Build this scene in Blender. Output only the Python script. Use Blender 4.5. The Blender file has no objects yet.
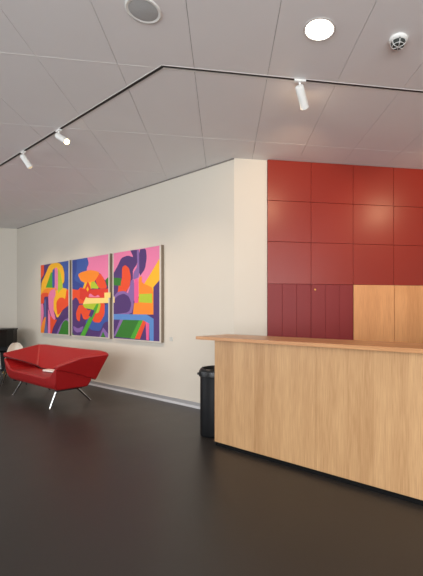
import bpy, bmesh, math, random
from math import sin, cos, pi, sqrt, radians, atan2
from mathutils import Vector, Matrix
random.seed(4)
S = bpy.context.scene
COL = S.collection

# ------------------------------------------------------------------ camera
EYE = 1.34
cam = bpy.data.cameras.new('camera')
cam.sensor_fit = 'HORIZONTAL'; cam.sensor_width = 36.0
cam.lens = 36.0 * 380.0 / 423.0
cam.shift_x = (211.5 - 285.0) / 423.0
cam.shift_y = 24.0 / 423.0
cam.clip_end = 60
camo = bpy.data.objects.new('camera', cam); COL.objects.link(camo)
camo.location = (0, 0, EYE)
camo.rotation_euler = (radians(90), 0, -radians(9.12))
S.camera = camo

# ------------------------------------------------------------------ world, light, exposure
w = bpy.data.worlds.new('world'); S.world = w; w.use_nodes = True
w.node_tree.nodes['Background'].inputs[0].default_value = (0.80, 0.88, 1.0, 1)
w.node_tree.nodes['Background'].inputs[1].default_value = 0.5
S.view_settings.view_transform = 'Standard'
S.view_settings.look = 'None'
S.view_settings.gamma = 1.0
S.view_settings.use_curve_mapping = False
S.view_settings.exposure = 0.0

def area(name, loc, aim, sx, sy, power, col):
    l = bpy.data.lights.new(name, 'AREA'); l.shape = 'RECTANGLE'; l.size = sx; l.size_y = sy
    l.energy = power; l.color = col
    o = bpy.data.objects.new(name, l); COL.objects.link(o); o.location = loc
    o.rotation_euler = (Vector(aim) - Vector(loc)).to_track_quat('-Z', 'Y').to_euler()
    return o
def spot(name, loc, aim, power, ang, blend, col, r=0.03):
    l = bpy.data.lights.new(name, 'SPOT'); l.energy = power; l.spot_size = radians(ang); l.spot_blend = blend
    l.color = col; l.shadow_soft_size = r
    o = bpy.data.objects.new(name, l); COL.objects.link(o); o.location = loc
    o.rotation_euler = (Vector(aim) - Vector(loc)).to_track_quat('-Z', 'Y').to_euler()
    return o
DAY = (0.975, 0.99, 1.0)
WARM = (1.0, 0.72, 0.45)
# daylight through the window bands of the rear wall and of the left wall
area('rear_window_daylight', (-1.0, -3.3, 1.7), (-1.0, 5, 3.2), 8.0, 2.6, 425, DAY)
area('left_window_daylight', (-8.3, 3.0, 1.7), (0, 4.5, 2.4), 6.0, 2.4, 130, DAY)
def LAMPS():
    """light given off by the ceiling lamps, plus added fill lights"""
    spot('downlight_beam', (.659, 2.585, 3.29), (.659, 2.585, 0), 30, 120, 0.9, (1, .88, .72), .09)
    for x, dx in ((.637, .15), (2.74, -.05)):      # the two heads over the desk, washing the cupboard wall
        d = Vector((dx, .40, -.42)).normalized(); p = Vector((x, 3.167, CEIL - .084)) + d*.17
        spot('spotlight_beam', p, p + Vector((dx*.3, .40, -.22)), 44, 96, 0.5, (1, .66, .38), .035)
        l = bpy.data.lights.new('ceiling_glow_fill', 'POINT'); l.energy = 1.0; l.color = WARM; l.shadow_soft_size = .025  # added point light, stands in for warm glow bounced onto the ceiling
        o = bpy.data.objects.new('ceiling_glow_fill', l); COL.objects.link(o); o.location = p
    # added spots on the track line, without heads, brightening the sofa wall
    for u, p in ((-8.6, 60), (-7.1, 78), (-5.6, 74), (-4.1, 56)):
        a = Vector(((u + 1.9)/sqrt(2), (1.9 - u)/sqrt(2), 3.12)); b = Vector(((u + 3.57)/sqrt(2), (3.57 - u)/sqrt(2), .55))
        spot('sofa_wall_fill', a, b, p, 92, 1.0, (1, .76, .55), .03)

ART = {
 'A': [
  ('purple', [(0.0, 1.0), (0.0, 0.0), (1.0, 0.0), (1.0, 1.0)]),
  ('orangered', [(0.0, 0.0), (0.122, 0.0), (0.123, 0.136), (0.011, 0.204), (0.0, 0.204)]),
  ('blue', [(0.703, 0.0), (1.0, 0.0), (1.0, 0.392), (0.831, 0.375), (0.774, 0.323), (0.859, 0.303), (0.858, 0.111)]),
  ('yellow', [(0.0, 0.467), (0.0, 0.384), (0.028, 0.253), (0.171, 0.15), (0.295, 0.037), (0.403, 0.001), (0.423, 0.0), (0.6, 0.0), (0.701, 0.017), (0.801, 0.063), (0.858, 0.156), (0.853, 0.28), (0.774, 0.317), (0.802, 0.363), (0.943, 0.373), (0.929, 0.484), (0.998, 0.573), (0.803, 0.662), (0.616, 0.787), (0.483, 0.662), (0.361, 0.569), (0.268, 0.426)]),
  ('lime', [(0.642, 0.078), (0.73, 0.151), (0.802, 0.312), (0.802, 0.369), (0.716, 0.39), (0.659, 0.434), (0.614, 0.364), (0.628, 0.215)]),
  ('green', [(0.188, 0.336), (0.388, 0.124), (0.443, 0.127), (0.445, 0.348)]),
  ('blue', [(0.436, 0.348), (0.434, 0.103), (0.509, 0.071), (0.524, 0.072), (0.526, 0.351)]),
  ('pink', [(0.526, 0.351), (0.524, 0.072), (0.583, 0.063), (0.637, 0.101), (0.638, 0.388), (0.585, 0.387)]),
  ('orange', [(0.0, 0.442), (0.014, 0.422), (0.173, 0.347), (0.6, 0.358), (0.585, 0.387), (0.36, 0.417), (0.268, 0.462), (0.079, 0.495), (0.0, 0.553)]),
  ('orangered', [(0.0, 0.448), (0.078, 0.411), (0.283, 0.415), (0.283, 0.474), (0.127, 0.471), (0.128, 0.567), (0.0, 0.575)]),
  ('pink', [(0.283, 0.462), (0.375, 0.382), (0.541, 0.362), (0.556, 0.444), (0.482, 0.523), (0.483, 0.662), (0.558, 0.788), (0.513, 0.811), (0.393, 0.755), (0.3, 0.638), (0.293, 0.545)]),
  ('orangered', [(0.586, 0.55), (0.688, 0.495), (0.803, 0.491), (0.887, 0.52), (0.929, 0.386), (1.0, 0.388), (1.0, 0.602), (0.831, 0.654), (0.631, 0.744), (0.586, 0.642)]),
  ('purple', [(0.127, 0.471), (0.268, 0.468), (0.284, 0.568), (0.297, 1.0), (0.148, 1.0), (0.145, 0.756), (0.137, 0.567)]),
  ('slate', [(0.136, 0.511), (0.2, 0.511), (0.202, 0.759), (0.272, 1.0), (0.141, 1.0), (0.123, 0.984), (0.139, 0.748)]),
  ('pink', [(0.0, 0.569), (0.096, 0.57), (0.12, 0.736), (0.051, 0.856), (0.0, 0.943)]),
  ('orange', [(0.0, 1.0), (0.0, 0.925), (0.083, 0.82), (0.161, 0.76), (0.202, 0.771), (0.163, 0.889), (0.124, 1.0)]),
  ('pink', [(0.273, 1.0), (0.285, 0.642), (0.362, 0.735), (0.379, 1.0)]),
  ('orangered', [(0.364, 1.0), (0.356, 0.729), (0.484, 0.803), (0.616, 0.796), (0.454, 0.93), (0.416, 1.0)]),
  ('purple', [(1.0, 1.0), (0.412, 1.0), (0.514, 0.928), (0.631, 0.801), (0.831, 0.665), (1.0, 0.606)]),
  ('violet', [(1.0, 1.0), (0.595, 1.0), (0.718, 0.879), (0.86, 0.799), (1.0, 0.773)]),
  ('darkgreen', [(1.0, 1.0), (0.655, 1.0), (0.803, 0.833), (0.915, 0.798), (1.0, 0.824)]),
 ],
 'B': [
  ('blue', [(0.0, 0.0), (0.485, 0.0), (0.485, 0.437), (0.0, 0.422)]),
  ('darkblue', [(0.0, 0.0), (0.136, 0.0), (0.136, 0.14), (0.045, 0.266), (0.313, 0.342), (0.284, 0.431), (0.0, 0.422)]),
  ('pink', [(0.441, 0.0), (1.0, 0.0), (1.0, 0.296), (0.972, 0.282), (0.92, 0.316), (0.788, 0.212), (0.429, 0.181), (0.429, 0.13), (0.485, 0.077)]),
  ('orangered', [(0.0, 0.383), (0.106, 0.399), (0.181, 0.402), (0.24, 0.371), (0.342, 0.388), (0.457, 0.385), (0.457, 0.588), (0.0, 0.581)]),
  ('red', [(0.225, 0.377), (0.371, 0.408), (0.542, 0.407), (1.0, 0.412), (1.0, 0.561), (0.225, 0.546)]),
  ('orangered', [(0.653, 0.293), (0.788, 0.212), (0.907, 0.304), (0.972, 0.409), (0.761, 0.408)]),
  ('darkgreen', [(0.926, 0.304), (0.985, 0.277), (1.0, 0.279), (1.0, 0.38), (0.972, 0.379)]),
  ('orange', [(0.166, 0.2), (0.284, 0.174), (0.514, 0.16), (0.68, 0.182), (0.783, 0.212), (0.653, 0.305), (0.625, 0.323), (0.371, 0.319), (0.255, 0.288)]),
  ('yellow', [(0.313, 0.387), (0.371, 0.312), (0.625, 0.316), (0.556, 0.401)]),
  ('lime', [(0.528, 0.394), (0.556, 0.313), (0.639, 0.311), (0.707, 0.357), (0.761, 0.406)]),
  ('red', [(0.371, 0.395), (0.443, 0.309), (0.471, 0.31), (0.547, 0.401), (0.485, 0.45), (0.414, 0.448)]),
  ('yellow', [(0.414, 0.403), (0.451, 0.366), (0.485, 0.405), (0.457, 0.436)]),
  ('purple', [(0.0, 1.0), (0.0, 0.538), (0.106, 0.495), (0.196, 0.549), (0.211, 0.614), (0.121, 0.691), (0.166, 0.821), (0.111, 1.0)]),
  ('orangered', [(0.196, 0.601), (0.313, 0.596), (0.457, 0.668), (0.556, 0.669), (0.556, 0.77), (0.342, 0.795), (0.255, 0.692), (0.225, 0.821), (0.136, 0.795), (0.112, 0.704)]),
  ('blue', [(0.556, 0.732), (0.894, 0.612), (1.0, 0.589), (1.0, 0.802), (0.894, 0.819), (0.788, 0.93), (0.542, 0.921), (0.371, 0.821)]),
  ('orangered', [(0.556, 0.77), (0.68, 0.583), (0.907, 0.575), (0.907, 0.721), (0.788, 0.825), (0.625, 0.82)]),
  ('purple', [(0.106, 0.822), (0.255, 0.821), (0.371, 0.795), (0.371, 0.885), (0.228, 1.0), (0.073, 1.0), (0.015, 0.875)]),
  ('violet', [(0.03, 0.874), (0.166, 0.912), (0.342, 0.872), (0.284, 0.95), (0.136, 0.965), (0.045, 0.927)]),
  ('purple', [(0.416, 1.0), (0.514, 0.927), (0.788, 0.936), (1.0, 0.811), (1.0, 1.0)]),
  ('violet', [(0.765, 1.0), (0.868, 0.88), (1.0, 0.958), (1.0, 1.0)]),
  ('darkgreen', [(0.805, 1.0), (0.868, 0.929), (0.932, 1.0)]),
  ('darkgreen', [(0.0, 1.0), (0.0, 0.962), (0.053, 1.0)]),
  ('lime', [(0.299, 0.589), (0.371, 0.642), (0.542, 0.656), (0.68, 0.714), (0.761, 0.696), (0.815, 0.586), (0.625, 0.582)]),
  ('green', [(0.242, 1.0), (0.68, 0.596), (0.761, 0.585), (0.694, 0.683), (0.377, 1.0)]),
  ('purple', [(0.485, 0.738), (0.556, 0.657), (0.639, 0.676), (0.57, 0.763)]),
  ('pink', [(0.471, 0.504), (0.514, 0.454), (0.653, 0.502), (0.734, 0.479), (0.801, 0.512)]),
  ('cream', [(0.313, 0.596), (0.414, 0.496), (0.443, 0.516), (1.0, 0.523), (1.0, 0.584), (0.788, 0.585), (0.4, 0.589)]),
 ],
 'C': [
  ('pink', [(0.0, 0.0), (1.0, 0.0), (1.0, 0.535), (0.0, 0.51)]),
  ('purple', [(0.0, 0.232), (0.094, 0.158), (0.185, 0.068), (0.333, 0.051), (0.463, 0.082), (0.393, 0.0), (0.436, 0.0), (0.561, 0.005), (0.547, 0.159), (0.448, 0.223), (0.448, 0.336), (0.275, 0.488), (0.094, 0.512), (0.0, 0.51)]),
  ('violet', [(0.533, 0.003), (0.588, 0.005), (0.594, 0.308), (0.448, 0.336), (0.463, 0.252), (0.547, 0.187)]),
  ('purple', [(0.583, 0.004), (0.724, 0.005), (0.745, 0.103), (0.71, 0.225), (0.588, 0.308)]),
  ('yellow', [(0.684, 0.389), (0.803, 0.298), (1.0, 0.132), (1.0, 0.367), (0.886, 0.438), (0.894, 0.559), (0.566, 0.552)]),
  ('orange', [(0.575, 0.314), (0.643, 0.297), (0.643, 0.373), (0.881, 0.438), (0.881, 0.721), (0.477, 0.72), (0.575, 0.552)]),
  ('orangered', [(0.2, 0.179), (0.275, 0.155), (0.362, 0.196), (0.406, 0.292), (0.377, 0.405), (0.245, 0.487), (0.094, 0.482), (0.125, 0.366), (0.2, 0.325)]),
  ('darkgreen', [(0.0, 0.287), (0.185, 0.302), (0.17, 0.389), (0.0, 0.377)]),
  ('violet', [(0.406, 0.334), (0.477, 0.331), (0.477, 0.607), (0.333, 0.489), (0.377, 0.419)]),
  ('hotpink', [(0.477, 0.331), (0.561, 0.321), (0.566, 0.524), (0.561, 0.594), (0.477, 0.607)]),
  ('lime', [(0.583, 0.495), (0.855, 0.496), (0.855, 0.598), (0.583, 0.586)]),
  ('orange', [(0.477, 0.591), (0.881, 0.598), (0.881, 0.72), (0.448, 0.718)]),
  ('violet', [(0.0, 0.512), (0.094, 0.459), (0.245, 0.449), (0.391, 0.496), (0.477, 0.598), (0.42, 0.718), (0.0, 0.717)]),
  ('purple', [(0.0, 0.557), (0.094, 0.503), (0.245, 0.481), (0.362, 0.517), (0.42, 0.604), (0.362, 0.696), (0.0, 0.722)]),
  ('purple', [(0.881, 1.0), (0.881, 0.429), (1.0, 0.359), (1.0, 1.0)]),
  ('purple', [(0.0, 0.776), (0.215, 0.776), (0.032, 0.977), (0.0, 0.978)]),
  ('violet', [(0.155, 0.78), (0.239, 0.78), (0.063, 0.976), (0.001, 0.978)]),
  ('darkgreen', [(0.23, 0.78), (0.616, 0.781), (0.42, 0.989), (0.032, 0.984)]),
  ('green', [(0.588, 0.781), (0.684, 0.784), (0.491, 0.991), (0.391, 0.989)]),
  ('orangered', [(0.67, 0.781), (0.75, 0.781), (0.602, 0.993), (0.491, 0.991)]),
  ('purple', [(0.616, 0.993), (0.737, 0.836), (0.737, 0.994)]),
  ('hotpink', [(0.724, 0.781), (0.798, 0.783), (0.79, 0.996), (0.737, 0.994)]),
  ('skyblue', [(0.0, 0.717), (0.886, 0.72), (0.886, 1.0), (0.83, 1.0), (0.803, 0.999), (0.798, 0.783), (0.0, 0.781)]),
  ('cream', [(0.0, 0.512), (0.026, 0.513), (0.026, 0.583), (0.0, 0.582)]),
 ],
}

# ------------------------------------------------------------------ helpers
def link(o, parent=None):
    COL.objects.link(o)
    if parent is not None: o.parent = parent
    return o
def tag(o, label=None, cat=None, group=None, kind=None):
    if label: o['label'] = label
    if cat: o['category'] = cat
    if group: o['group'] = group
    if kind: o['kind'] = kind
    return o
def empty(name, loc=(0, 0, 0), rz=0.0):
    o = bpy.data.objects.new(name, None); o.empty_display_size = 0.1
    o.location = loc; o.rotation_euler = (0, 0, rz); return link(o)
class MB:
    def __init__(s): s.bm = bmesh.new(); s.mi = 0
    def face(s, vs):
        try:
            f = s.bm.faces.new(vs); f.material_index = s.mi; return f
        except ValueError: return None
    def box(s, lo, hi, bev=0.0, seg=1, M=None):
        x0, y0, z0 = lo; x1, y1, z1 = hi
        co = [(x0,y0,z0),(x1,y0,z0),(x1,y1,z0),(x0,y1,z0),(x0,y0,z1),(x1,y0,z1),(x1,y1,z1),(x0,y1,z1)]
        vs = [s.bm.verts.new(M @ Vector(c) if M else c) for c in co]
        fs = [s.face([vs[i] for i in q]) for q in ((3,2,1,0),(4,5,6,7),(0,1,5,4),(1,2,6,5),(2,3,7,6),(3,0,4,7))]
        if bev > 0:
            ed = list({e for f in fs for e in f.edges})
            bmesh.ops.bevel(s.bm, geom=ed, offset=bev, segments=seg, affect='EDGES', profile=0.7)
        return s
    def rings(s, rings, cap0=True, cap1=True, closed=True):
        R = [[s.bm.verts.new(p) for p in r] for r in rings]
        n = len(R[0])
        for a, b in zip(R, R[1:]):
            for i in range(n if closed else n - 1):
                j = (i + 1) % n
                s.face([a[i], a[j], b[j], b[i]])
        if cap0: s.face(R[0][::-1])
        if cap1: s.face(R[-1])
        return R
    def lathe(s, prof, n=32, M=None, cap0=True, cap1=True):
        rr = []
        for r, z in prof:
            ring = [Vector((r * cos(2*pi*i/n), r * sin(2*pi*i/n), z)) for i in range(n)]
            if M: ring = [M @ p for p in ring]
            rr.append(ring)
        s.rings(rr, cap0, cap1); return s
    def tube(s, pts, r, n=12, sc=1.0):
        pts = [Vector(p) for p in pts]; rr = []
        rs = r if isinstance(r, (list, tuple)) else [r] * len(pts)
        for i, p in enumerate(pts):
            d = (pts[min(i+1, len(pts)-1)] - pts[max(i-1, 0)]).normalized()
            up = Vector((0, 0, 1)) if abs(d.z) < .95 else Vector((1, 0, 0))
            a = d.cross(up).normalized(); b = d.cross(a).normalized()
            rr.append([p + a*rs[i]*sc*cos(2*pi*k/n) + b*rs[i]*sin(2*pi*k/n) for k in range(n)])
        s.rings(rr); return s
    def prism(s, poly, z0, z1):
        s.rings([[(x, y, z0) for x, y in poly], [(x, y, z1) for x, y in poly]]); return s
    def build(s, name, mats, parent=None, smooth=False, norm=True):
        if norm: bmesh.ops.recalc_face_normals(s.bm, faces=s.bm.faces)
        me = bpy.data.meshes.new(name); s.bm.to_mesh(me); s.bm.free()
        for m in (mats if isinstance(mats, (list, tuple)) else [mats]): me.materials.append(m)
        if smooth:
            for p in me.polygons: p.use_smooth = True
            if smooth != 'all':
                try: me.set_sharp_from_angle(angle=radians(40))
                except Exception: pass
        return link(bpy.data.objects.new(name, me), parent)

# ------------------------------------------------------------------ materials
def lin(c):
    return tuple(((v/255.0)/12.92 if v/255.0 <= 0.04045 else ((v/255.0+0.055)/1.055)**2.4) for v in c) + (1,)
def mat(name, rgb, rough=0.5, metal=0.0, spec=0.5, coat=0.0, var=0.06, scale=6.0, bump=0.0, bscale=80.0, emit=None, estr=0.0, stretch=(1,1,1), coatr=0.1, rvar=0.0):
    """procedural principled material: base colour with a soft noise variation and optional bump"""
    m = bpy.data.materials.new(name); m.use_nodes = True
    nt = m.node_tree; N = nt.nodes; L = nt.links; b = N['Principled BSDF']
    tc = N.new('ShaderNodeTexCoord'); mp = N.new('ShaderNodeMapping'); mp.inputs['Scale'].default_value = stretch
    L.new(tc.outputs['Object'], mp.inputs[0])
    nz = N.new('ShaderNodeTexNoise'); nz.inputs['Scale'].default_value = scale; nz.inputs['Detail'].default_value = 4
    L.new(mp.outputs[0], nz.inputs['Vector'])
    mx = N.new('ShaderNodeMix'); mx.data_type = 'RGBA'
    c = lin(rgb)
    mx.inputs[6].default_value = tuple(v*(1-var) for v in c[:3]) + (1,)
    mx.inputs[7].default_value = tuple(min(1, v*(1+var)) for v in c[:3]) + (1,)
    L.new(nz.outputs[0], mx.inputs[0]); L.new(mx.outputs[2], b.inputs['Base Color'])
    b.inputs['Roughness'].default_value = rough; b.inputs['Metallic'].default_value = metal
    b.inputs['Specular IOR Level'].default_value = spec
    b.inputs['Coat Weight'].default_value = coat; b.inputs['Coat Roughness'].default_value = coatr
    if rvar > 0:
        mr = N.new('ShaderNodeMapRange'); mr.inputs['To Min'].default_value = rough - rvar; mr.inputs['To Max'].default_value = rough + rvar
        L.new(nz.outputs[0], mr.inputs[0]); L.new(mr.outputs[0], b.inputs['Roughness'])
    if bump > 0:
        n2 = N.new('ShaderNodeTexNoise'); n2.inputs['Scale'].default_value = bscale; n2.inputs['Detail'].default_value = 3
        bp = N.new('ShaderNodeBump'); bp.inputs['Strength'].default_value = bump; bp.inputs['Distance'].default_value = 0.002
        L.new(mp.outputs[0], n2.inputs['Vector']); L.new(n2.outputs[0], bp.inputs['Height']); L.new(bp.outputs[0], b.inputs['Normal'])
    if emit:
        b.inputs['Emission Color'].default_value = lin(emit); b.inputs['Emission Strength'].default_value = estr
    return m
def oak(name, axis, light=(206,164,118), dark=(170,126,84), leaf=0.13, rough=0.42, spec=0.4):
    """veneer: fine fibre noise stretched along 'axis', wider cathedral bands, a tone of its own for each leaf"""
    m = bpy.data.materials.new(name); m.use_nodes = True
    nt = m.node_tree; N = nt.nodes; L = nt.links; b = N['Principled BSDF']
    tc = N.new('ShaderNodeTexCoord')
    def noise(scl, sc, det, dist=0.0):
        mp = N.new('ShaderNodeMapping'); mp.inputs['Scale'].default_value = scl
        L.new(tc.outputs['Object'], mp.inputs[0])
        n = N.new('ShaderNodeTexNoise'); n.inputs['Scale'].default_value = sc; n.inputs['Detail'].default_value = det
        n.inputs['Distortion'].default_value = dist
        L.new(mp.outputs[0], n.inputs['Vector']); return n.outputs[0]
    st = {'z': (1, 1, 0.03), 'x': (0.03, 1, 1)}[axis]
    st2 = {'z': (1, 1, 0.10), 'x': (0.10, 1, 1)}[axis]
    fine = noise(st, 170, 5); band = noise(st2, 13, 3, 0.7); 
    sx = N.new('ShaderNodeSeparateXYZ'); L.new(tc.outputs['Object'], sx.inputs[0])
    dv = N.new('ShaderNodeMath'); dv.operation = 'DIVIDE'; dv.inputs[1].default_value = leaf
    L.new(sx.outputs[0 if axis == 'z' else 1], dv.inputs[0])
    fl = N.new('ShaderNodeMath'); fl.operation = 'FLOOR'; L.new(dv.outputs[0], fl.inputs[0])
    wn = N.new('ShaderNodeTexWhiteNoise'); wn.noise_dimensions = '1D'; L.new(fl.outputs[0], wn.inputs['W'])
    def mul(a, k):
        n = N.new('ShaderNodeMath'); n.operation = 'MULTIPLY'; L.new(a, n.inputs[0]); n.inputs[1].default_value = k; return n.outputs[0]
    def add(a, c):
        n = N.new('ShaderNodeMath'); n.operation = 'ADD'; L.new(a, n.inputs[0]); L.new(c, n.inputs[1]); return n.outputs[0]
    t = add(add(mul(fine, 0.72), mul(band, 0.42)), mul(wn.outputs[0], 0.15))
    rp = N.new('ShaderNodeValToRGB'); L.new(t, rp.inputs[0])
    e = rp.color_ramp.elements
    e[0].position = 0.38; e[0].color = lin(dark); e[1].position = 0.84; e[1].color = lin(light)
    L.new(rp.outputs[0], b.inputs['Base Color'])
    b.inputs['Roughness'].default_value = rough; b.inputs['Specular IOR Level'].default_value = spec
    bp = N.new('ShaderNodeBump'); bp.inputs['Strength'].default_value = 0.08; bp.inputs['Distance'].default_value = 0.001
    L.new(fine, bp.inputs['Height']); L.new(bp.outputs[0], b.inputs['Normal'])
    return m

M = {}
M['plaster'] = mat('plaster_wall_paint', (214,207,194), 0.75, var=0.015, scale=1.5, bump=0.15, bscale=120)
M['ceil'] = mat('acoustic_ceiling_panel', (232,229,228), 0.85, var=0.02, scale=3, bump=0.1, bscale=200)
M['ceilback'] = mat('ceiling_gap', (70,66,64), 0.9)
M['ceiltrim'] = mat('ceiling_joint_profile', (232,230,226), 0.5)
M['floor'] = mat('dark_linoleum', (50,46,43), 0.38, spec=0.45, var=0.16, scale=3.0, bump=0.12, bscale=60, rvar=0.04)
M['dark'] = mat('black_plinth_laminate', (8,8,8), 0.8, spec=.2)
M['alu'] = mat('brushed_aluminium_skirting', (176,176,178), 0.4, metal=0.3, stretch=(.05,1,1), scale=40)
M['alu2'] = mat('pale_skirting_edge', (214,214,216), 0.4, metal=0.1)
M['red'] = mat('red_lacquer_panel', (141,43,30), 0.34, spec=0.38, var=0.03, scale=1.2)
M['red2'] = mat('cooler_red_door', (130,40,40), 0.45, spec=0.3, var=0.03, scale=2, stretch=(8,1,.3))  # cooler and darker red than the panels above
M['redgap'] = mat('red_panel_joint', (96,26,24), 0.8)
M['brass'] = mat('brass', (214,170,90), 0.3, metal=1.0)
M['oak'] = oak('oak_veneer_front', 'z')
M['oakdoor'] = oak('oak_veneer_door', 'z', light=(226,166,112), dark=(194,134,84), leaf=0.19)
M['oaktop'] = oak('oak_worktop', 'x', light=(208,156,108), dark=(182,126,82), leaf=0.09, rough=0.35)
M['black'] = mat('black_enamel', (13,14,16), 0.5, spec=0.22)
M['blackp'] = mat('black_plastic', (26,26,27), 0.35)
M['piano'] = mat('black_satin_lacquer', (12,12,12), 0.4, spec=0.3)
M['leather'] = mat('red_leather', (160,22,24), 0.42, spec=0.5, var=0.08, scale=14, bump=0.22, bscale=90)
M['chrome'] = mat('polished_chrome', (205,205,205), 0.22, metal=1.0)
M['white'] = mat('white_powder_coat', (236,236,232), 0.4)
M['shell'] = mat('white_moulded_shell', (228,220,206), 0.4)
M['paper'] = mat('white_paper', (240,236,228), 0.6)
M['plaque'] = mat('pale_grey_plaque', (196,196,190), 0.4)
M['frame'] = mat('pale_frame_rim', (208,200,190), 0.45)
M['frameside'] = mat('dark_bronze_frame_side', (128,116,102), 0.45, metal=0.1)
M['lens'] = mat('lit_lamp_lens', (255,240,215), 0.4, emit=(255,214,150), estr=14)
M['lensoff'] = mat('frosted_lens', (215,205,190), 0.3, emit=(255,214,150), estr=0.6)
M['downlight'] = mat('lit_downlight_diffuser', (255,255,250), 0.4, emit=(255,246,228), estr=9)
M['grille'] = mat('grey_speaker_grille', (180,182,182), 0.6, scale=300, var=0.2, bump=0.3, bscale=600)
M['track'] = mat('black_track_channel', (22,20,19), 0.6)
M['trackrim'] = mat('grey_track_rim', (196,190,186), 0.5)
M['detdark'] = mat('dark_detector_mesh', (52,56,52), 0.6)
M['glass'] = mat('window_glass', (215,230,240), 0.08, emit=(215,230,250), estr=0.7)

# ------------------------------------------------------------------ the room
CEIL = EYE + 1.975
def U(u, v, z=0.0):          # the sofa wall runs at 45 degrees: u along it, v towards it
    return Vector(((u + v)/sqrt(2), (v - u)/sqrt(2), z))
RZ = -pi/4                   # local x = u, local y = v
WV = 3.571                   # distance of that wall
def frame45(): return Matrix.Rotation(RZ, 4, 'Z')
def struct(name, mb, m, **k):
    o = mb.build(name, m, **k); tag(o, kind='structure'); return o

struct('floor', MB().box((-9.2, -3.7, -0.1), (5.2, 10.4, 0)), M['floor'])
# ceiling: 0.6 x 1.2 m panels hung under a dark void, long joints left open, a pale profile in the cross joints
mb = MB()
TX0, TY0 = 0.957, 3.2
xs = [TX0 + 0.598*i for i in range(-17, 8)]; ys = [TY0 + 1.2*j for j in range(-6, 7)]
mb.mi = 0
for i in range(len(xs) - 1):
    for j in range(len(ys) - 1):
        x0 = xs[i] + .0017; x1 = xs[i+1] - .0017
        mb.box((x0, ys[j] + .003, CEIL), (x1, ys[j+1] - .003, CEIL + .018))
mb.mi = 1
mb.box((-9.3, -4.1, CEIL + .012), (5.2, 10.5, CEIL + .1))
mb.mi = 2
for y in ys: mb.box((-9.2, y - .003, CEIL - .0012), (5.1, y + .003, CEIL + .012))
struct('ceiling', mb, [M['ceil'], M['ceilback'], M['ceiltrim']])

CX, CY = 0.128, 4.922          # outer corner between the two pale walls
RY = 4.88
PX = 0.5545                  # where the red panelling starts
F = frame45()
mb = MB()
mb.box((-10.42, WV, 0), ((CX - CY)/sqrt(2), WV + .2, CEIL), M=F)
struct('wall_left', mb, M['plaster'])
mb = MB()                    # facing wall: corner pier beside the red panels
mb.prism([(CX, CY), (PX, CY), (PX, CY + .25), (CX + .12, CY + .25)], 0, CEIL)
struct('wall_front', mb, M['plaster'])
struct('wall_behind_panels', MB().box((PX, RY + .06, 0), (5.0, RY + .29, CEIL)), M['plaster'])
CORN = Vector((-4.84, 9.89))
struct('wall_far', MB().box((-9.0, 9.90, 0), (-4.66, 10.1, CEIL)), M['plaster'])
# walls outside the view, with the window bands the daylight comes through
mb = MB(); mb.box((5.0, -3.6, 0), (5.15, 5.13, CEIL)); struct('wall_right', mb, M['plaster'])
mb = MB()
mb.box((-9.0, -3.65, 0), (5.15, -3.5, .35)); mb.box((-9.0, -3.65, 3.05), (5.15, -3.5, CEIL))
mb.box((-9.0, -3.65, .35), (-5.1, -3.5, 3.05)); mb.box((3.1, -3.65, .35), (5.15, -3.5, 3.05)); struct('wall_rear', mb, M['plaster'])
mb = MB()
mb.box((-9.15, -3.65, 0), (-9.0, 10.1, .45)); mb.box((-9.15, -3.65, 2.95), (-9.0, 10.1, CEIL))
mb.box((-9.15, -3.65, .45), (-9.0, -.1, 2.95)); mb.box((-9.15, 6.1, .45), (-9.0, 10.1, 2.95)); struct('wall_side', mb, M['plaster'])
for k, (lo, hi, ax) in enumerate((((-5.1, -3.60, .35), (3.1, -3.54, 3.05), 0), ((-9.10, -.1, .45), (-9.04, 6.1, 2.95), 1))):
    wroot = empty('window_%d' % (k + 1), (0, 0, 0)); tag(wroot, kind='structure')
    MB().box(lo, hi).build('glass_pane', M['glass'], wroot)
    mb = MB(); n = 5
    for i in range(n + 1):
        if ax == 0:
            x = lo[0] + (hi[0] - lo[0])*i/n; mb.box((max(lo[0], x - .03), -3.52, lo[2]), (min(hi[0], x + .03), -3.47, hi[2]))
        else:
            y = lo[1] + (hi[1] - lo[1])*i/n; mb.box((-9.02, max(lo[1], y - .03), lo[2]), (-8.97, min(hi[1], y + .03), hi[2]))
    mb.build('window_frame', M['alu'], wroot)

# skirting: a grey strip over a pale edge
u0, u1 = -7.085 - .3 + .0, (CX - CY)/sqrt(2)
u0 = (CORN.x - CORN.y)/sqrt(2) + .0
mb = MB(); mb.mi = 0; mb.box((u0 + .02, WV - .012, .034), (u1, WV, .082), M=F)
mb.mi = 1; mb.box((u0 + .02, WV - .016, .0), (u1 + .003, WV, .034), M=F)
struct('baseboard_left', mb, [M['alu'], M['alu2']])
mb = MB(); mb.mi = 0; mb.box((-9.0, 9.888, .034), (-4.86, 9.90, .082)); mb.mi = 1; mb.box((-9.0, 9.884, 0), (-4.86, 9.90, .034))
struct('baseboard_far', mb, [M['alu'], M['alu2']])
mb = MB(); mb.mi = 0; mb.box((CX + .01, CY - .012, .034), (PX - .002, CY, .082)); mb.mi = 1; mb.box((CX + .01, CY - .016, 0), (PX - .002, CY, .034))
struct('baseboard_front', mb, [M['alu'], M['alu2']])
# dark strip painted as the shadow line where sofa wall meets ceiling
struct('shade_strip_1', MB().box((u0 + .02, WV - .006, CEIL - .014), (u1, WV + .001, CEIL - .001), M=F), mat('shadow_line_paint', (120,112,106), .7))

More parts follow.
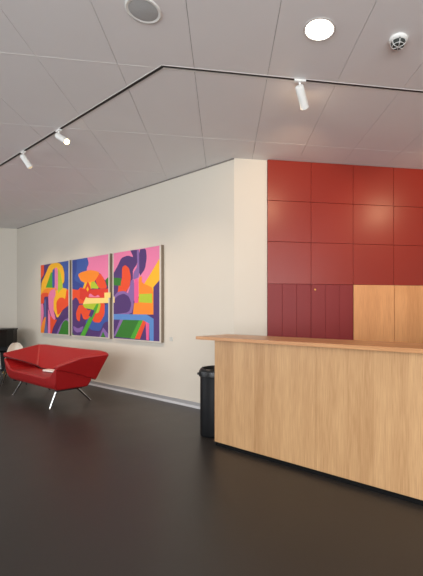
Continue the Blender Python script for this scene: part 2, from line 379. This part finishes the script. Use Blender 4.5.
# ------------------------------------------------------------------ red cupboard wall
PW = 0.5765
rows = [(2.784, CEIL - .003), (2.252, 2.784), (1.705, 2.252)]
root = empty('cupboard_wall', (PX, RY, 0))
tag(root, 'red lacquered cupboard wall of large square panels with narrow slatted doors below, behind the oak desk', 'cupboard')
NB = 7
MB().box((0.001, .018, 0.02), (NB*PW, .058, CEIL - .004)).build('carcass', M['redgap'], root)
g = .002
for i in range(NB):
    for (z0, z1) in rows:
        MB().box((i*PW + g, 0, z0 + g), ((i+1)*PW - g, .018, z1 - g), bev=.0015).build('panel', M['red'], root)
for i in range(NB):
    if 2 <= i <= 5: continue
    d = empty('folding_door', (0, 0, 0)); d.parent = root
    for k in range(3):
        a = i*PW + g + (PW - 2*g)*k/3; b = i*PW + g + (PW - 2*g)*(k+1)/3
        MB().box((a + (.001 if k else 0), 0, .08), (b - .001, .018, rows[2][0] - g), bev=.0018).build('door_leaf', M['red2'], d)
    if i == 1:
        T = Matrix.Translation((i*PW + .055, 0.001, 1.635)) @ Matrix.Rotation(pi/2, 4, 'X')
        tag(MB().lathe([(.013, 0), (.013, .006), (.010, .010), (.004, .011)], 20, M=T).build('door_lock', M['brass'], d, smooth=True), 'small round brass lock')
MB().box((0.001, .004, 0), (NB*PW, .018, .078)).build('plinth', M['dark'], root)

root = empty('oak_cupboard', (PX + 2*PW, RY - .024, 0))
tag(root, 'oak veneered cupboard with tall plain doors set in the red panelling behind the desk', 'cupboard')
MB().box((.002, .020, .08), (4*PW - .002, .0235, 1.700)).build('carcass', M['dark'], root)
for i in range(4):
    MB().box((i*PW + (.003 if i else .001), 0, .08), ((i+1)*PW - .003, .020, 1.702), bev=.001).build('door', M['oakdoor'], root)

# ------------------------------------------------------------------ reception desk
DV = 3.79/sqrt(2)                         # v of the front face
DU = (-.092 - 3.884)/sqrt(2)              # u of its left end
desk = empty('reception_desk', U(DU, DV, 0), RZ)
tag(desk, 'long oak reception desk with vertical grain front and overhanging top on a black recessed plinth', 'desk')
DL = 4.3; HB = 1.061; HT = 1.092; FT = .022
seam = [0, 1.187, 2.374, 3.561, DL]
for a, b in zip(seam, seam[1:]):
    MB().box((a + (.0012 if a else 0), 0, .04), (b - .0012, FT, HB), bev=.0008).build('front_panel', M['oak'], desk)
MB().box((0, FT, .04), (FT, .36, HB), bev=.0008).build('end_panel', mat('pale_oak_end', (214,176,132), .45, stretch=(1,1,.05), scale=60, var=.1), desk)
MB().box((FT, .338, .04), (DL, .36, HB - .25)).build('back_panel', M['oak'], desk)
MB().box((.012, .006, .0), (DL, .35, .04)).build('plinth', M['dark'], desk)
MB().box((-.200, -.072, HB), (DL, .40, HT), bev=.002, seg=2).build('counter_top', M['oaktop'], desk)
MB().box((FT, .36, .70), (DL, .95, .735), bev=.002).build('work_surface', M['oaktop'], desk)
MB().box((.3, .36, 0), (.34, .93, .70)).build('support_panel', M['oak'], desk)
MB().box((3.2, .36, 0), (3.24, .93, .70)).build('support_panel', M['oak'], desk)

# ------------------------------------------------------------------ litter bin
bn = empty('waste_bin', (-0.10, 4.26, 0))
tag(bn, 'tall black cylindrical waste bin standing behind the left end of the desk', 'bin')
MB().lathe([(.150, 0), (.156, .006), (.158, .02), (.158, .640), (.152, .650)], 48).build('body', M['black'], bn, smooth=True)
MB().lathe([(.166, .640), (.172, .646), (.172, .690), (.170, .700), (.150, .728), (.143, .732), (.136, .728), (.130, .705), (.128, .66), (.0, .655)], 48, cap1=False).build('rim', M['blackp'], bn, smooth=True)
MB().lathe([(.126, .662), (.120, .674), (.06, .684), (.0, .686)], 40, cap1=False).build('lid', M['blackp'], bn, smooth=True)
T = Matrix.Translation((-.168, -.04, .672)) @ Matrix.Rotation(-pi/2, 4, 'Y')
MB().lathe([(.014, 0), (.014, .012), (.010, .018), (.0, .019)], 16, M=T, cap1=False).build('hinge_knob', M['blackp'], bn, smooth=True)

# ------------------------------------------------------------------ paintings
PAL = dict(purple=(78,48,112), violet=(134,100,166), orangered=(232,76,34), red=(216,52,36), blue=(56,86,164), darkblue=(44,66,146),
           yellow=(246,184,30), lime=(178,200,44), green=(74,164,44), darkgreen=(46,120,36), pink=(232,126,170), hotpink=(232,92,150),
           orange=(246,140,34), slate=(92,104,160), cream=(248,220,130), skyblue=(88,138,204))
PM = {k: mat('paint_' + k, v, .55, var=.03, scale=20) for k, v in PAL.items()}
KEYS = list(PAL)
def painting(key, ua, ub, za, zb, label, rim_r):
    d = .052
    root = empty('painting', U((ua + ub)/2, WV - d, 0), RZ)
    tag(root, label, 'painting', 'abstract paintings hanging in a row on the pale wall')
    hw = (ub - ua)/2
    # frame: rim in front, dark sides
    mb = MB()
    r = .022; x0, x1 = -hw, hw
    mb.mi = 1
    mb.box((x0, .004, za), (x1, d, zb))
    mb.mi = 0
    mb.box((x0, -.003, za), (x0 + .026, .004, zb)); mb.box((x1 - rim_r, -.003, za), (x1, .004, zb))
    mb.box((x0 + .026, -.003, zb - .012), (x1 - rim_r, .004, zb)); mb.box((x0 + .026, -.003, za), (x1 - rim_r, .004, za + .018))
    mb.build('frame', [M['frame'], M['frameside']], root)
    cx0, cx1, cz0, cz1 = x0 + .026, x1 - rim_r, za + .018, zb - .012
    W = cx1 - cx0; Hh = cz1 - cz0
    mb = MB(); idx = {k: i for i, k in enumerate(KEYS)}
    mb.mi = idx['purple']; mb.box((cx0, .0005, cz0), (cx1, .004, cz1))
    n = len(ART[key])
    for i, (c, poly) in enumerate(ART[key]):
        y = .0003 - .0028*(i + 1)/(n + 1)
        pts = [(cx0 + W*a, y, cz1 - Hh*b) for a, b in poly]
        if len(pts) > 4:    # round the corners of curved shapes a little (one Chaikin pass), corners on the canvas edge stay
            q = []
            for k in range(len(pts)):
                p0 = Vector(pts[k]); p1 = Vector(pts[(k+1) % len(pts)])
                e = lambda p: min(abs(p.x - cx0), abs(p.x - cx1), abs(p.z - cz0), abs(p.z - cz1)) < 1e-4
                q.append(p0 if e(p0) else p0.lerp(p1, .16))
                if not e(p1): q.append(p0.lerp(p1, .84))
            pts = q
        vs = [mb.bm.verts.new(p) for p in pts]
        mb.mi = idx[c]
        f = mb.bm.faces.new(vs); f.material_index = idx[c]; f.normal_update()
        if f.normal.y > 0: f.normal_flip()
    o = mb.build('canvas', [PM[k] for k in KEYS], root, norm=False)
    bm = bmesh.new(); bm.from_mesh(o.data); bmesh.ops.triangulate(bm, faces=[f for f in bm.faces if len(f.verts) > 4], ngon_method='EAR_CLIP'); bm.to_mesh(o.data); bm.free()
    return root
ZA, ZB = .880, 2.348
painting('A', -9.005, -7.70, ZA, ZB, 'leftmost abstract painting, big yellow arch over pink and green shapes, above the red sofa', .034)
p2 = painting('B', -7.612, -6.262, ZA, ZB, 'middle abstract painting with an orange disc and a cream bar pointing right', .034)
mb = MB(); mb.box((.53, -.012, 1.585), (.715, -.0035, 1.675)); tag(mb.build('bar_extension', PM['cream'], p2), 'cream bar running past the frame edge')
painting('C', -6.158, -4.835, ZA, ZB, 'rightmost abstract painting with purple arches and a yellow diagonal band', .034)

pl = MB().box((-.034, -.006, -.03), (.034, 0, .03), bev=.001).build('wall_label', M['plaque'])
pl.location = U(-4.66, WV, .94); pl.rotation_euler = (0, 0, RZ)
tag(pl, 'small pale grey caption plate on the wall right of the rightmost painting', 'label')

# ------------------------------------------------------------------ sofa
sofa = empty('sofa', U(-6.45, 2.65, 0), RZ)
tag(sofa, 'red leather two-seater sofa with folded wing arms on splayed chrome legs', 'sofa')
def crease(o, idxs, val):
    me = o.data
    at = me.attributes.get('crease_edge') or me.attributes.new('crease_edge', 'FLOAT', 'EDGE')
    for e in me.edges:
        if idxs(me.vertices[e.vertices[0]].co, me.vertices[e.vertices[1]].co): at.data[e.index].value = val
def sub(o, lv=2):
    m = o.modifiers.new('sub', 'SUBSURF'); m.levels = lv; m.render_levels = lv
    for p in o.data.polygons: p.use_smooth = True
def soften(o, wd, seg=3):
    m = o.modifiers.new('bevel', 'BEVEL'); m.width = wd; m.segments = seg; m.limit_method = 'ANGLE'; m.angle_limit = radians(12)
    for p in o.data.polygons: p.use_smooth = True
    n = o.modifiers.new('wn', 'WEIGHTED_NORMAL'); n.keep_sharp = False
# seat pod: a shallow boat, its ends rising to the arm tips
C0 = [(-.235,.243), (-.285,.285), (-.312,.425), (.08,.405), (.19,.34), (.15,.25)]
EN = [(.80,-.250,.243), (.895,-.285,.34), (.945,-.312,.610), (.90,.10,.48), (.935,.20,.36), (.865,.165,.248)]
CM = [(.74,-.24,.246), (.74,-.285,.30), (.74,-.312,.455), (.74,.08,.43), (.74,.19,.350), (.74,.15,.255)]
rings = [[(-a, y, z) for a, y, z in EN], [(-a, y, z) for a, y, z in CM], [(-.58, y, z) for y, z in C0], [(0, y, z) for y, z in C0], [(.58, y, z) for y, z in C0], CM, EN]
mb = MB(); mb.rings(rings)
seat = mb.build('seat', M['leather'], sofa); soften(seat, .05, 5)
# folded collar: back and both wings in one sheet (inner bottom, inner top, outer top, outer bottom)
K0 = lambda x: [(x,.07,.405), (x,.285,.768), (x,.335,.762), (x,.215,.335)]
KC = [(.60,.050,.445), (1.075,.275,.772), (1.19,.315,.738), (.935,.245,.340)]
KI = [(.54,.062,.430), (.86,.300,.773), (.93,.345,.762), (.76,.240,.337)]
KM = [(.74,-.13,.535), (.985,-.02,.722), (1.055,-.015,.705), (.945,-.02,.455)]
KT = [(.885,-.302,.612), (.905,-.312,.672), (.965,-.312,.662), (.962,-.300,.590)]
mir = lambda k: [(-x, y, z) for x, y, z in k]
mb = MB(); KL = [(.885,-.302,.625), (.905,-.312,.672), (.965,-.312,.662), (.962,-.300,.590)]
KT = [(.885,-.302,.560), (.905,-.312,.612), (.965,-.312,.605), (.962,-.300,.550)]
mb.rings([mir(KL), mir(KM), mir(KC), mir(KI), K0(-.42), K0(0), K0(.42), KI, KC, KM, KT])
back = mb.build('backrest', M['leather'], sofa); soften(back, .034, 5)
pp = [(-.89,-.305,.606), (-.725,-.135,.545), (-.58,.048,.455), (-.5,.068,.420), (0,.07,.412), (.5,.068,.420), (.58,.048,.455), (.725,-.135,.54), (.89,-.305,.575)]
MB().tube(pp, .007, 8).build('crease_shade', mat('dark_red_crease_shade', (80,8,12), .6), sofa, smooth='all')  # dark line painted as the shade in the crease of seat and back
# underframe and legs
M['steel'] = mat('dark_steel_frame', (34,32,32), .6)
mb = MB()
for x in (-.76, .73): mb.box((x, -.235, .222), (x + .03, .13, .25), bev=.004)
for y in (-.15, .08): mb.box((-.73, y, .230), (.73, y + .03, .25), bev=.004)
mb.build('underframe', M['steel'], sofa)
legs = [((-.50,-.20,.235), (-.703,-.253,0.004)), ((.745,-.205,.262), (.743,-.299,0.004)), ((.80,.05,.235), (.655,.298,0.004)), ((-.50,.06,.235), (-.690,.290,0.004))]
for a, b in legs:
    a = Vector(a); b = Vector(b)
    mb = MB(); mb.tube([a, a.lerp(b, .5), b], [.018, .016, .013], 14, sc=.75)
    T = Matrix.Translation((b.x, b.y, 0)); mb.lathe([(.017, 0), (.018, .004), (.012, .012)], 16, M=T)
    mb.build('leg', M['chrome'], sofa, smooth=True)
bk = MB()
bk.prism([(-.135,-.03), (-.12,-.05), (.12,-.05), (.135,-.03), (.135,.03), (.12,.05), (-.12,.05), (-.135,.03)], 0, .022)
bk = bk.build('booklet', M['paper']); bk.location = U(-6.37, 2.63, .4255); bk.rotation_euler = (0, 0, RZ + .12)
tag(bk, 'small white booklet lying on the seat of the red sofa', 'booklet')

# ------------------------------------------------------------------ white shell chair behind the sofa
ch = empty('shell_chair', (-3.85, 7.79, 0), radians(200))
tag(ch, 'off-white shell chair, its rounded backrest showing behind the left end of the red sofa', 'chair')
mb = MB(); rr = []
prof = [(.19,.44), (.08,.425), (-.06,.43), (-.15,.46), (-.205,.54), (-.225,.64), (-.225,.71), (-.215,.755)]
widths = [.13,.15,.15,.15,.15,.125,.095,.05]
for (y, z), hw in zip(prof, widths):
    row = []
    for k in range(-5, 6):
        t = k/5; lift = (t*t)*(.06 if y > -.16 else 0); fwd = (t*t)*(.09 if z > .5 else .02)
        row.append(Vector((hw*t, y + (fwd if z > .45 else 0), z + lift)))
    rr.append(row)
R1 = [[mb.bm.verts.new(p) for p in r] for r in rr]
for a, b in zip(R1, R1[1:]):
    for i in range(len(a) - 1): mb.face([a[i], a[i+1], b[i+1], b[i]])
sh = mb.build('seat_shell', M['shell'], ch)
sm = sh.modifiers.new('sol', 'SOLIDIFY'); sm.thickness = .014; sm.offset = 0; sub(sh)
for sx, sy in ((-1,-1), (1,-1), (1,1), (-1,1)):
    MB().tube([(.10*sx, .10*sy, .415), (.20*sx, .20*sy, 0.0)], [.011, .009], 10).build('leg', M['steel'], ch, smooth=True)
MB().box((-.12, -.12, .405), (.12, .12, .420), bev=.004).build('seat_support', M['steel'], ch)

# ------------------------------------------------------------------ grand piano at the left edge
pn = empty('grand_piano', (-4.47, 8.86, 0), radians(4))
tag(pn, 'black grand piano with brass castors, its curved tail at the left edge behind the sofa', 'piano')
def outline(o=0.0):
    P = [(-1.85 - o, -.74 - o), (-1.15, -.74 - o), (-.85, -.66 - o), (-.60, -.46 - o), (-.42, -.34 - o), (-.24, -.30 - o), (-.10, -.24 - o), (-.02 + o*.7, -.10 - o*.6),
         (.02 + o, .10), (-.00 + o, .32), (-.07 + o*.7, .50 + o*.6), (-.22, .62 + o), (-.42, .66 + o), (-1.85 - o, .70 + o)]
    return P
MB().prism(outline(), .62, .955).build('case', M['piano'], pn)
MB().prism(outline(.018), .957, .982).build('lid', M['piano'], pn)
mb = MB(); mb.box((-2.12, -.74, .58), (-1.85, .70, .76), bev=.006); mb.build('key_bed', M['piano'], pn)
MB().box((-2.08, -.60, .762), (-1.90, .56, .775)).build('keyboard', M['paper'], pn)
for x, y in ((-.14, .10), (-1.75, -.58), (-1.75, .54)):
    mb = MB(); mb.rings([[(x + s*cx, y + s*cy, z) for cx, cy in ((-1,-1), (1,-1), (1,1), (-1,1))] for s, z in ((.085,.62), (.085,.52), (.06,.48), (.045,.13), (.06,.10), (.06,.085))])
    lg = mb.build('leg', M['piano'], pn)
    mb = MB(); mb.lathe([(.028, .045), (.034, .06), (.034, .085)], 20, M=Matrix.Translation((x, y, 0)))
    mb.lathe([(.03, -.014), (.036, -.01), (.036, .01), (.03, .014)], 20, M=Matrix.Translation((x, y + .0, .036)) @ Matrix.Rotation(pi/2, 4, 'X'))
    c = mb.build('castor', M['brass'], lg, smooth=True)
mb = MB(); mb.box((-1.70, -.03, .12), (-1.64, .03, .62)); mb.box((-1.76, -.14, .09), (-1.60, .14, .13)); mb.build('pedal_lyre', M['piano'], pn)
for k in (-1, 0, 1): MB().box((-1.90, -.015 + k*.07, .085), (-1.76, .015 + k*.07, .095)).build('pedal', M['brass'], pn)

# ------------------------------------------------------------------ lighting track and heads
TURN = Vector((-.484, 3.167)); TA = Vector((-5.0, TURN.y + (5.0 - .484)*1.0)); TB = Vector((4.9, 3.167 - .0))
tr = empty('lighting_track', (TURN.x, TURN.y, CEIL))
tag(tr, 'thin black lighting track across the ceiling, bending over towards the sofa wall', 'track')
def channel(a, b, nm):
    d = (b - a); Ln = d.length; ang = atan2(d.y, d.x)
    Mx = Matrix.Translation((a.x - TURN.x, a.y - TURN.y, 0)) @ Matrix.Rotation(ang, 4, 'Z')
    mb = MB(); mb.mi = 0; mb.box((0, -.0125, -.004), (Ln, .0125, .0), M=Mx)
    mb.mi = 1; mb.box((0, -.0145, -.005), (Ln, -.0125, .0), M=Mx); mb.box((0, .0125, -.005), (Ln, .0145, .0), M=Mx)
    mb.build(nm, [M['track'], M['trackrim']], tr)
channel(TURN, TA, 'track_rail'); channel(TURN, TB, 'track_rail')

def head(px, py, dirv, lens, label, lights=None, rz=0.0):
    root = empty('track_spotlight', (px, py, CEIL - .006), 0)
    tag(root, label, 'spotlight', 'white cylinder spotlights on the ceiling track')
    R = Matrix.Rotation(rz, 4, 'Z')
    MB().box((-.05, -.019, -.018), (.05, .019, 0), bev=.003, M=R).build('adapter', M['white'], root)
    MB().lathe([(.010, -.020), (.010, -.062)], 16).lathe([(.014, -.055), (.016, -.065), (.014, -.080)], 16).build('stem', M['white'], root, smooth=True)
    d = Vector(dirv).normalized()
    q = d.to_track_quat('Z', 'Y').to_matrix().to_4x4()
    T = Matrix.Translation((0, 0, -.078)) @ q
    MB().lathe([(.020, -.030), (.034, -.026), (.037, -.020), (.037, .030), (.035, .031), (.035, .034), (.037, .035), (.037, .155), (.034, .158), (.030, .142), (.0, .142)], 32, M=T, cap1=False).build('lamp_body', M['white'], root, smooth=True)
    MB().lathe([(.029, .1425), (.029, .149), (.026, .152)], 24, M=T).build('lens', lens, root, smooth=True)
    return root, Vector((px, py, CEIL - .084)) + d*.175, d
for nm, x, y, dv, ln, lb, P in [
    ('a', -1.765, 4.448, (.50, -.26, -.36), M['lens'], 'white track spotlight with its lamp face lit, nearer of the two over the sofa end', 60),
    ('b', -2.43, 5.113, (.30, .10, -.50), M['lensoff'], 'white track spotlight pointing down, farther left than the one with a lit face', 60),
    ('c', .637, 3.167, (.26, .42, -.40), M['lensoff'], 'largest white track spotlight, hanging alone beside the round downlight', 60),
    ('d', 2.74, 3.167, (-.05, .40, -.42), M['lensoff'], 'white track spotlight right of the round downlight, in front of the oak cupboard', 60)]:
    r, tip, d = head(x, y, dv, ln, lb, rz=(-pi/4 if nm in 'ab' else 0))
    if nm in 'ab': r.scale = (.88, .88, .88)

# downlight, loudspeaker, smoke detector
dl = empty('downlight', (.659, 2.585, CEIL)); tag(dl, 'bright round recessed downlight in the ceiling', 'downlight')
MB().lathe([(.098, 0), (.112, 0), (.114, -.004), (.108, -.007), (.098, -.004)], 48, cap0=False, cap1=False).build('ring', M['trackrim'], dl, smooth=True)
MB().lathe([(.0, -.0015), (.098, -.0015), (.098, -.003), (.0, -.004)], 48, cap0=False, cap1=False).build('diffuser', M['downlight'], dl)
sp = empty('ceiling_speaker', (-.520, 2.600, CEIL)); tag(sp, 'round grey loudspeaker grille recessed in the ceiling', 'speaker')
MB().lathe([(.092, 0), (.112, 0), (.113, -.004), (.106, -.008), (.092, -.005)], 48, cap0=False, cap1=False).build('ring', M['white'], sp, smooth=True)
MB().lathe([(.0, -.009), (.05, -.008), (.092, -.004), (.092, -.0005), (.0, -.0005)], 48, cap0=False, cap1=False).build('grille', M['grille'], sp, smooth=True)
sd = empty('smoke_detector', (1.245, 2.585, CEIL)); tag(sd, 'small white smoke detector with a dark mesh face on the ceiling', 'smoke detector')
MB().lathe([(.064, 0), (.067, -.004), (.066, -.018), (.058, -.026), (.052, -.027)], 40, cap0=False).build('base', M['white'], sd, smooth=True)
MB().lathe([(.051, -.026), (.047, -.046), (.034, -.056), (.0, -.058)], 32, cap1=False).build('sensor_mesh', M['detdark'], sd, smooth=True)
mb = MB()
for k in range(3):
    T = Matrix.Rotation(k*pi/3 + .3, 4, 'Z')
    mb.tube([T @ Vector(p) for p in ((-.053,0,-.026), (-.049,0,-.047), (-.034,0,-.058), (.034,0,-.058), (.049,0,-.047), (.053,0,-.026))], .0022, 6)
mb.tube([(.043*cos(a*pi/12), .043*sin(a*pi/12), -.051) for a in range(25)], .0018, 6); mb.build('cage', M['white'], sd)
tag(MB().lathe([(.004, -.026), (.004, -.030)], 10, M=Matrix.Translation((-.014, -.056, 0))).build('indicator', M['detdark'], sd))

# ------------------------------------------------------------------ light of the lamps and added fill
LAMPS()
